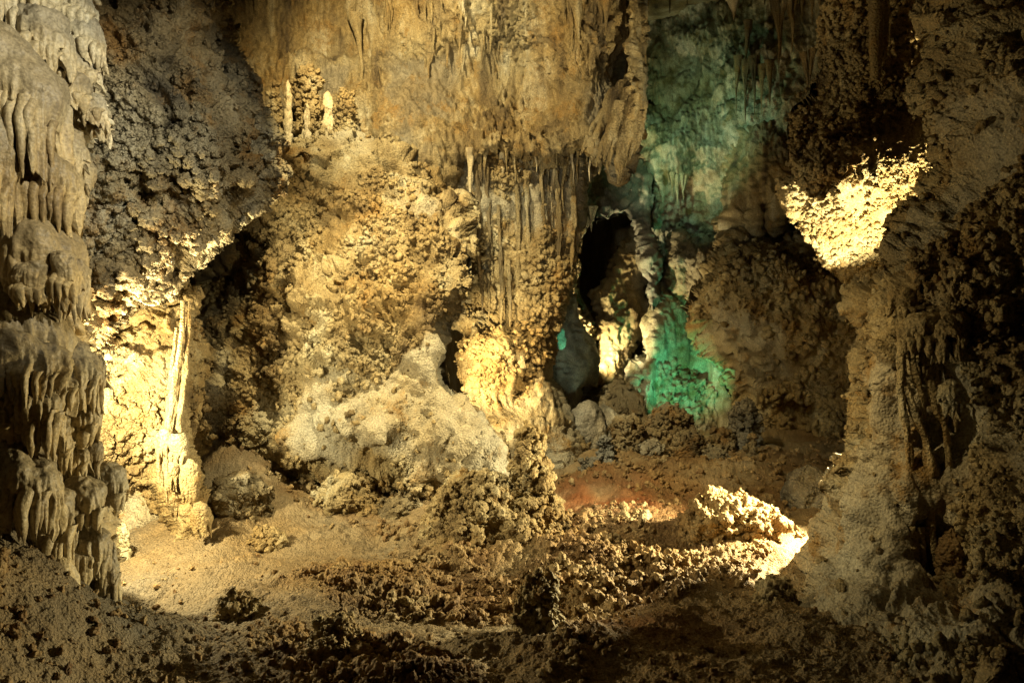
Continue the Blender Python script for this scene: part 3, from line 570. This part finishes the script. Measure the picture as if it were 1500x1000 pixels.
for k, (x, y, ln, wd, d) in enumerate([(943, -8, 28, 4, 12.6), (949, -4, 42, 5, 12.5), (981, -6, 26, 4, 12.6), (1008, -10, 18, 3, 12.6), (1118, -10, 18, 4, 12.2), (1130, -8, 24, 5, 12.0), (1138, 22, 85, 7, 12.0), (1147, 10, 75, 7, 12.0), (1157, 14, 64, 7, 12.0), (1165, 0, 46, 5, 12), (1175, -4, 34, 5, 12), (1190, -4, 40, 5, 11.8), (1200, -4, 30, 4, 11.8),
                                     (1080, 110, 55, 5, 12.7), (1092, 118, 62, 6, 12.6), (1104, 112, 60, 5, 12.5), (1116, 120, 48, 5, 12.4), (1128, 112, 44, 5, 12.2), (1094, 60, 60, 5, 12.6), (1180, 100, 40, 5, 12), (1188, 96, 46, 5, 12)]):
    stalactite(x, y, ln, wd, d, 'orange brown stalactite hanging high before the green wall', 'stalactites high on the green wall', M_WALL, k+30)
_r = random.Random(11)
for k in range(58):
    x = _r.choice([_r.uniform(520, 930), _r.uniform(600, 760), _r.uniform(820, 930)]); y = _r.choice([_r.uniform(-12, 20), _r.uniform(-12, 20), _r.uniform(20, 90)]); ln = _r.uniform(18, 34)+_r.random()**3*60; wd = _r.uniform(3.5, 7)+ln*0.04
    stalactite(x, y, ln, wd, front_depth(23, x, y+ln*0.5)-0.02, 'thin brown dripstone streak hanging on the upper part of the high ochre wall', 'small drips on the high wall', M_WALL, k+500)
stalactite(1074, 2, 28, 15, 11.6, 'short fat pointed stalactite at the top above the green wall', None, M_FLOW, 61)
stalactite(868, 318, 22, 6, 13.2, 'small pointed drip at the middle of the grey green lintel over the black hole', None, M_GREY, 62)
stalactite(852, 318, 8, 3, 13.2, 'tiny drip on the left half of the grey green lintel', None, M_GREY, 63)
for k, (x, y, ln, wd) in enumerate([(985, 262, 20, 4), (992, 268, 26, 4), (999, 262, 16, 3), (1003, 266, 20, 3)]):
    stalactite(x, y+6, ln, wd, 13.3, 'tiny stalactite in the dark pocket of the green wall', 'stalactites in the green pocket', M_PALE, k+70)
rock('dripstone_curtain', 'brown dripstone curtain of rounded columns beside the glowing triangle', 'dripstone',
     [(1068, 215), (1090, 190), (1120, 180), (1150, 190), (1165, 220), (1160, 250), (1150, 290), (1142, 330), (1136, 342), (1128, 318), (1122, 300), (1116, 335), (1108, 345), (1100, 330), (1094, 310), (1086, 338), (1078, 345), (1068, 330), (1062, 280)],
     [(1070, 220, 12.9), (1110, 210, 12.3), (1150, 210, 12.2), (1075, 300, 12.5), (1112, 290, 12.1), (1140, 300, 12.1)],
     d_streak(0.12, 45, rough=0.06), M_WALL, R=14, edge=0.3, back=0.3, jag=2, seed=45)
rock('rock_spur', 'dark folded rock hanging over the green niche', 'rock spur',
     [(982, 352), (996, 335), (1008, 352), (1024, 362), (1040, 346), (1052, 366), (1058, 388), (1046, 402), (1030, 412), (1020, 432), (1004, 446), (988, 440), (980, 415), (990, 392)],
     [(990, 350, 13.4), (1020, 380, 12.9), (1045, 370, 12.9), (1000, 430, 13.1)],
     d_streak(0.10, 47, pop=0.5, size=0.07, rough=0.10, base=0.0), M_DARK, R=14, edge=0.4, back=0.3, jag=3, seed=47)

def lump_mesh(px, top, d, w, prof, zb, size, amp, seed, lean=0.0, nod=None, n=110, m=130, jag=0.10):
    """a stalagmite or boulder: outline of revolution made irregular, coral on top"""
    zt = EYE+(500-top)/F*d; x0 = (px-750)/F*d; a = w/2/F*d
    t = np.linspace(0, 1, n); rp = np.interp(t, [p[0] for p in prof], [p[1] for p in prof])
    for _ in range(4): rp[1:-1] = (rp[:-2]+2*rp[1:-1]+rp[2:])/4
    th = np.linspace(0, 2*math.pi, m, endpoint=False); T, TH = np.meshgrid(t, th, indexing='ij')
    r = np.repeat(rp[:, None], m, 1)*a
    q = np.stack([np.cos(TH)*1.1, np.sin(TH)*1.1, T*(zt-zb)/max(a, .05)*0.9+seed*3.7], -1).reshape(-1, 3)
    r = r*(1+jag*2.2*fbm(q, 3, seed).reshape(n, m))
    z = zt+(zb-zt)*T
    P = np.stack([x0+np.cos(TH)*r+lean*a*(1-T), d+np.sin(TH)*r*0.9, z], -1)
    Nn = grid_normals(P); c = np.stack([np.cos(TH), np.sin(TH), 0*TH], -1)
    if (Nn*c).sum() < 0: Nn = -Nn
    Nn[0] = (0, 0, 1)
    P = P.reshape(-1, 3); N = Nn.reshape(-1, 3)
    P = P+N*(amp*popcorn(P, size, seed)-amp*size*0.9)[:, None]*np.clip(np.repeat(rp, m)*3, 0.2, 1)[:, None]
    idx = np.arange(n*m).reshape(n, m); nx = np.roll(idx, -1, 1)
    fc = np.stack([idx[:-1], idx[1:], nx[1:], nx[:-1]], -1).reshape(-1, 4)
    A = np.zeros(len(P))
    if nod:
        area = 2*math.pi*a*(zt-zb)*0.7; k = int(nod*area/(size*size)); rng = np.random.default_rng(seed); i = rng.choice(len(P), k, p=np.repeat(rp, m)/np.repeat(rp, m).sum())
        W, G = scatter(P[i], N[i], size*(0.25+0.5*rng.random(k)**2), 2, seed)
        fc = np.concatenate([fc[:, :3], fc[:, [0, 2, 3]], G+len(P)]); P = np.concatenate([P, W]); A = np.zeros(len(P))
    return P, fc, A
CONE = [(0, 0.02), (0.05, 0.25), (0.3, 0.5), (0.65, 0.78), (1, 1.0)]
DOME = [(0, 0.03), (0.06, 0.40), (0.2, 0.72), (0.45, 0.94), (0.75, 1.0), (1, 1.0)]
POST = [(0, 0.05), (0.04, 0.5), (0.12, 0.75), (0.5, 0.85), (1, 1.0)]
STACK = [(0, 0.03), (0.05, 0.28), (0.16, 0.42), (0.27, 0.40), (0.36, 0.62), (0.5, 0.72), (0.58, 0.70), (0.68, 0.9), (0.85, 0.95), (1, 1.1)]
def lump(name, label, cat, px, top, d, w, prof, base=None, m=M_POP, size=0.06, amp=0.8, seed=0, nod=1.2, group=None, **kw):
    zb = ground_z(px, d)-0.12 if base is None else EYE+(500-base)/F*d
    V, Fc, A = lump_mesh(px, top, d, w, prof, zb, size, amp, seed, nod=nod, **kw)
    return tag(link_mesh(name, V, Fc, m, attr=A), label, cat, group)
lump('stalagmite', 'tall knobbly coral stalagmite rising before the high wall, behind the overhang', 'stalagmite', 452, 92, 10.0, 40, POST, 270, size=0.06, seed=101)
lump('stalagmite', 'smooth pale stalagmite with stacked knobs against the tall knobbly one', 'stalagmite', 450, 150, 9.85, 26, STACK, 275, M_FLOW, 0.08, 0.2, 102, None)
lump('stalagmite', 'slim smooth stalagmite with a round head left of the tall knobbly one', 'stalagmite', 422, 117, 10.0, 15, POST, 270, M_FLOW, 0.08, 0.15, 103, None)
lump('stalagmite', 'dark coral stalagmite half hidden by the overhang', 'stalagmite', 402, 115, 10.0, 30, CONE, 270, size=0.06, seed=104)
lump('stalagmite', 'low coral stalagmite right of a round knob on the coral wall', 'stalagmite', 506, 130, 10.1, 32, POST, 230, size=0.06, seed=105)
lump('stalagmite', 'round pale knob between two coral stalagmites high on the coral wall', 'stalagmite', 480, 133, 10.2, 26, DOME, 230, M_FLOW, 0.07, 0.3, 106, None)
lump('coral_mound', 'ridge of cave coral running down from the smooth hump', 'coral mound', 700, 690, 7.25, 175, [(0, 0.05), (0.1, 0.35), (0.35, 0.6), (0.7, 0.85), (1, 1.15)], size=0.075, amp=1.0, seed=107, nod=2.0, jag=0.16)
lump('stalagmite', 'tall lumpy coral stalagmite of stacked knobs at the foot of the lit column', 'stalagmite', 776, 622, 7.3, 92, STACK, size=0.075, amp=0.9, seed=108, nod=1.8, jag=0.12)
lump('coral_mound', 'bright rounded coral mound lit from the right on the cave floor', 'coral mound', 1065, 722, 7.0, 125, DOME, size=0.075, amp=1.1, seed=109, nod=2.4, jag=0.12, m=M_RED)
lump('boulder', 'grey rounded boulder beside the foot of the right pillar', 'boulder', 1183, 680, 8.3, 72, DOME, m=M_GREY, size=0.06, amp=0.5, seed=110, nod=None)
lump('boulder', 'smooth grey boulder in shadow below the twisted lit column', 'boulder', 862, 585, 11.0, 60, DOME, 660, m=M_GREY, size=0.06, amp=0.2, seed=111, nod=None)
lump('stalagmite', 'dark stubby coral stalagmite at the bottom of the picture', 'stalagmite', 490, 905, 4.5, 82, DOME, size=0.045, amp=1.0, seed=112, nod=2.2)
lump('stalagmite', 'dark flat topped coral stump standing before the coral ridge', 'stalagmite', 786, 838, 4.85, 62, POST, size=0.045, amp=1.0, seed=113, nod=2.2)
lump('stalagmite', 'low coral lump at the edge of the bright pool of light', 'stalagmite', 347, 868, 5.1, 62, DOME, size=0.05, amp=1.0, seed=114, nod=2.0)
lump('stalagmite', 'small dark coral lump touching the foot of the right pillar', 'stalagmite', 1135, 846, 5.4, 62, DOME, size=0.05, amp=1.0, seed=115, nod=2.0)
for k, (x, y, d, w_, pr, lb) in enumerate([(886, 636, 9.6, 44, CONE, 'sharp pointed stalagmite, leftmost of the row at the mound'), (918, 608, 10.2, 56, POST, 'tall stalagmite with a flat head next to the sharp one'), (866, 668, 9.5, 34, DOME, 'tiny pale lump left of the sharp pointed stalagmite'),
        (976, 590, 10.9, 82, DOME, 'big rounded brown stalagmite in front of the green glow'), (955, 643, 9.9, 48, DOME, 'grey rounded coral lump below the big brown stalagmite'), (1006, 630, 10.0, 66, DOME, 'wide grey coral stalagmite below the green glow'), (1046, 655, 9.9, 62, DOME, 'low wide grey lump at the right of the row'),
        (1056, 625, 10.6, 48, DOME, 'round headed lump behind the low wide grey one'), (1092, 585, 10.7, 54, POST, 'tall dark stalagmite before the brown wall'), (1102, 632, 10.0, 26, CONE, 'small narrow stalagmite at the right end of the row'), (940, 628, 10.3, 30, DOME, 'small dark lump between the flat headed and the big brown stalagmite')]):
    lump('stalagmite', lb, 'stalagmite', x, y, d, w_*0.9, pr, m=M_DARK if k % 2 else M_GREY, size=0.06, amp=0.7, seed=120+k, nod=0.8, group='stalagmites in a row behind the coral mound')
lump('boulder', 'brown rock wedged below the leaning column in the black opening', 'boulder', 905, 556, 12.2, 92, DOME, 690, m=M_DARK, size=0.06, amp=0.5, seed=147, nod=0.4, jag=0.16)
lump('boulder', 'rounded grey rock between the grey spur and the sharp stalagmite', 'boulder', 884, 592, 11.2, 64, DOME, 690, m=M_GREY, size=0.06, amp=0.3, seed=148, nod=None, jag=0.14)
lump('boulder', 'small pale stone at the foot of the glowing alcove wall', 'boulder', 178, 764, 6.6, 24, DOME, m=M_PALE, size=0.05, amp=0.4, seed=140, nod=None)
lump('boulder', 'smooth round stone ball under the flowstone lobes', 'boulder', 86, 812, 4.38, 50, DOME, 870, m=M_FLOW, size=0.06, amp=0.06, seed=141, nod=None)
lump('boulder', 'smooth pale hump left of the round stone ball', 'boulder', 34, 796, 4.35, 58, CONE, 880, m=M_FLOW, size=0.06, amp=0.06, seed=142, nod=None)
dp = empty('flowstone_drapery', U(905, 265, 10.0)); tag(dp, 'orange brown folded drapery hanging from the right end of the high ledge', 'flowstone')
V, Fc, A = body([(912, -160), (949, -160), (947, 60), (946, 150), (942, 200), (924, 205), (914, 130), (920, 60)], [(930, -100, 10.4), (932, 60, 10.35), (930, 150, 10.2), (930, 200, 10.1)],
     d_pop(0.05, 0.5, seed=51, rough=0.05, lump=0.05), R=14, edge=0.35, back=0.2, jag=2, seed=51); child('backing_rock', V, Fc, M_WALL, dp, A)
for k, (pts, wd, d) in enumerate([([(915, 120), (900, 165), (886, 215), (877, 256)], [26, 24, 15, 3], 9.95), ([(922, 130), (907, 180), (894, 225), (889, 250)], [26, 24, 15, 3], 9.85), ([(932, 140), (922, 185), (909, 230), (905, 270)], [24, 24, 17, 4], 9.8),
                                  ([(939, 150), (932, 190), (921, 222), (914, 246)], [20, 22, 15, 4], 9.9), ([(943, 155), (939, 185), (933, 207), (928, 226)], [14, 16, 12, 3], 10.0), ([(903, 130), (885, 175), (871, 212), (864, 240)], [26, 24, 14, 3], 10.05), ([(895, 150), (874, 185), (858, 212), (850, 228)], [22, 20, 12, 3], 10.15), ([(908, 150), (896, 195), (887, 220), (884, 238)], [22, 20, 13, 3], 9.84), ([(928, 160), (915, 200), (906, 236), (903, 256)], [22, 20, 13, 3], 9.78), ([(900, 165), (886, 205), (877, 232), (873, 246)], [18, 16, 10, 3], 9.9), ([(940, 165), (934, 195), (926, 215), (921, 236)], [18, 16, 10, 3], 9.86), ([(916, 215), (911, 240), (909, 262)], [14, 9, 2], 9.78)]):
    V, Fc = px_tube(pts, [x*0.7 for x in wd], d, 250+k, rough=0.5)
    V = V+np.c_[0*V[:, 0], -0.035*(1-np.abs(vn(V*np.array([26, 26, 2.5])+V[:, 2:3]*np.array([9, 0, 0]), 4))), 0*V[:, 0]]
    child('fold', V, Fc, M_WALL, dp)
lump('boulder', 'grey weathered rock at the foot of the fluted pillar', 'boulder', 352, 688, 7.5, 92, DOME, m=M_DARK, size=0.06, amp=0.6, seed=143, nod=0.6, jag=0.16)
lump('boulder', 'brown coral covered rock under the bulge of the great coral wall', 'boulder', 505, 690, 8.05, 96, DOME, size=0.06, amp=0.7, seed=144, nod=1.0, jag=0.16)
lump('boulder', 'low brown rock in the shadow where the coral wall meets the sand', 'boulder', 590, 722, 8.0, 70, DOME, m=M_DARK, size=0.06, amp=0.7, seed=145, nod=0.8, jag=0.16)
lump('boulder', 'small coral crusted rock on the bright sand left of the floor rubble', 'boulder', 395, 770, 6.9, 50, DOME, size=0.05, amp=0.8, seed=146, nod=1.0, jag=0.14)
# fluted pillar in the alcove
pil = empty('flowstone_pillar', U(262, 800, 7.0)); tag(pil, 'fluted cream flowstone pillar with hanging fringes at the alcove mouth', 'flowstone')
V, Fc, A = body([(266, 425), (286, 430), (280, 500), (272, 570), (264, 640), (276, 690), (292, 740), (306, 790), (300, 815), (268, 800), (244, 720), (234, 690), (232, 640), (242, 580), (250, 500)],
     [(275, 430, 7.3), (262, 550, 7.08), (250, 640, 6.98), (260, 700, 6.95), (290, 790, 6.9), (245, 700, 7.0)], d_streak(0.05, 49, rough=0.02), R=14, edge=0.3, back=0.3, jag=2, seed=49)
child('fluted_column', V, Fc, M_POP, pil, A*0)
for k, (pts, wd) in enumerate([([(268, 440), (266, 500), (254, 570), (246, 640)], [5, 9, 11, 7]), ([(278, 440), (273, 520), (264, 600), (259, 690)], [4, 7, 9, 4]), ([(258, 480), (249, 560), (243, 650), (244, 690)], [4, 7, 8, 4]),
                              ([(245, 640), (243, 690), (245, 735)], [10, 8, 2]), ([(258, 650), (258, 710), (257, 765)], [10, 7, 2]), ([(268, 660), (270, 740), (279, 804)], [11, 9, 5]), ([(282, 700), (286, 760), (292, 804)], [13, 9, 5]), ([(234, 640), (232, 680), (233, 706)], [7, 6, 2]), ([(251, 690), (252, 730), (250, 752)], [7, 5, 2])]):
    V, Fc = px_tube(pts, wd, 6.84+0.05*(k % 3), 200+k, rough=0.5); child('fold', V, Fc, M_POP, pil)
for k, (cx, t_, b_, hw, d, sl) in enumerate([(246, 628, 668, 9, 6.8, .2), (262, 640, 690, 11, 6.8, .3), (279, 672, 735, 12, 6.75, .4), (254, 676, 720, 8, 6.75, 0), (296, 735, 785, 11, 6.7, .4)]):
    add_lobe('lobe', lobe_mesh(cx, t_, b_, hw, d, sl, 300+k), M_POP, pil, 0.3)
# dripstone on the right pillar
dr = empty('dripstone_curtain', U(1370, 760, 5.2)); tag(dr, 'shelf with long thin drips on the face of the right pillar', 'dripstone')
for k, (cx, t_, b_, hw, d, sl) in enumerate([(1352, 462, 520, 34, 5.1, -.1), (1392, 456, 535, 26, 5.0, -.1), (1393, 552, 616, 14, 4.95, 0), (1310, 425, 468, 16, 5.3, 0), (1328, 425, 466, 14, 5.25, 0)]):
    add_lobe('shelf', lobe_mesh(cx, t_, b_, hw, d, sl, 320+k), M_POP, dr, 0)
for k, (pts, wd) in enumerate([([(1320, 480), (1320, 580), (1332, 660), (1336, 740)], [10, 7, 7, 5]), ([(1332, 500), (1340, 545), (1350, 575), (1355, 612)], [10, 8, 7, 3]), ([(1348, 500), (1352, 530), (1352, 558)], [9, 7, 2]),
                              ([(1358, 500), (1362, 560), (1372, 595), (1385, 630), (1391, 690), (1392, 790)], [10, 9, 9, 7, 7, 10]), ([(1368, 500), (1370, 540), (1372, 590)], [9, 7, 2]), ([(1379, 510), (1378, 540), (1375, 585)], [8, 6, 2]), ([(1388, 480), (1390, 530), (1388, 575)], [16, 9, 4]),
                              ([(1405, 480), (1403, 540), (1408, 600)], [14, 12, 3]), ([(1325, 560), (1342, 612), (1356, 645), (1362, 690), (1360, 770)], [9, 9, 8, 12, 10]), ([(1387, 600), (1386, 625)], [8, 2]), ([(1398, 600), (1399, 632)], [9, 2]),
                              ([(1318, 780), (1322, 830), (1323, 872)], [16, 12, 9]), ([(1332, 775), (1338, 830), (1338, 870)], [16, 11, 8]), ([(1345, 770), (1351, 830), (1352, 860)], [14, 9, 3]), ([(1358, 770), (1365, 810), (1364, 850)], [14, 9, 3])]):
    V, Fc = px_tube(pts, [x*1.35 for x in wd], 5.2, 340+k, rough=0.45); child('drip', V, Fc, M_POP, dr)
lump('stalagmite', 'rounded stalagmite that the longest drip on the right pillar reaches', 'stalagmite', 1394, 772, 5.1, 42, DOME, 860, size=0.05, amp=0.4, seed=150, nod=None, m=M_RED)
# hanging tube and pale knob at the top right
V, Fc = px_tube([(1282, -30), (1283, 40), (1281, 120)], [20, 22, 14], 6.9, 400, rough=0.2); tag(link_mesh('stalactite', V, Fc, M_WALL), 'thick brown tube hanging from the roof above the glowing triangle', 'stalactite')
V, Fc = px_tube([(1297, -30), (1298, 40), (1297, 95)], [10, 9, 4], 6.95, 401, rough=0.2); tag(link_mesh('stalactite', V, Fc, M_WALL), 'thinner tube hanging just right of the thick brown tube', 'stalactite')

# ================================================================== LOOSE CORAL ON THE FLOOR
def rubble():
    rng = np.random.default_rng(77); P = GP.reshape(-1, 3); c = GC.ravel()
    px = 750+P[:, 0]/P[:, 1]*F; ok = (px > -150) & (px < 1650) & (P[:, 1] > 3.3) & (P[:, 1] < 11)
    w = (c+0.16)*ok*sst(-0.5, 0.3, vn(P*1.9, 61)); n = 7000
    i = rng.choice(len(P), n, p=w/w.sum())
    R = (0.008+0.030*rng.random(n)**3.5)*(0.6+0.6*c[i])
    V, Fc = scatter(P[i], np.tile(np.array([0, 0, 1.0]), (n, 1)), R, 2, 78, 0.5)
    o = link_mesh('coral_rubble', V, Fc, M_RED); tag(o, 'loose brown cave coral rubble strewn over the floor', 'rubble', kind='stuff')
rubble()
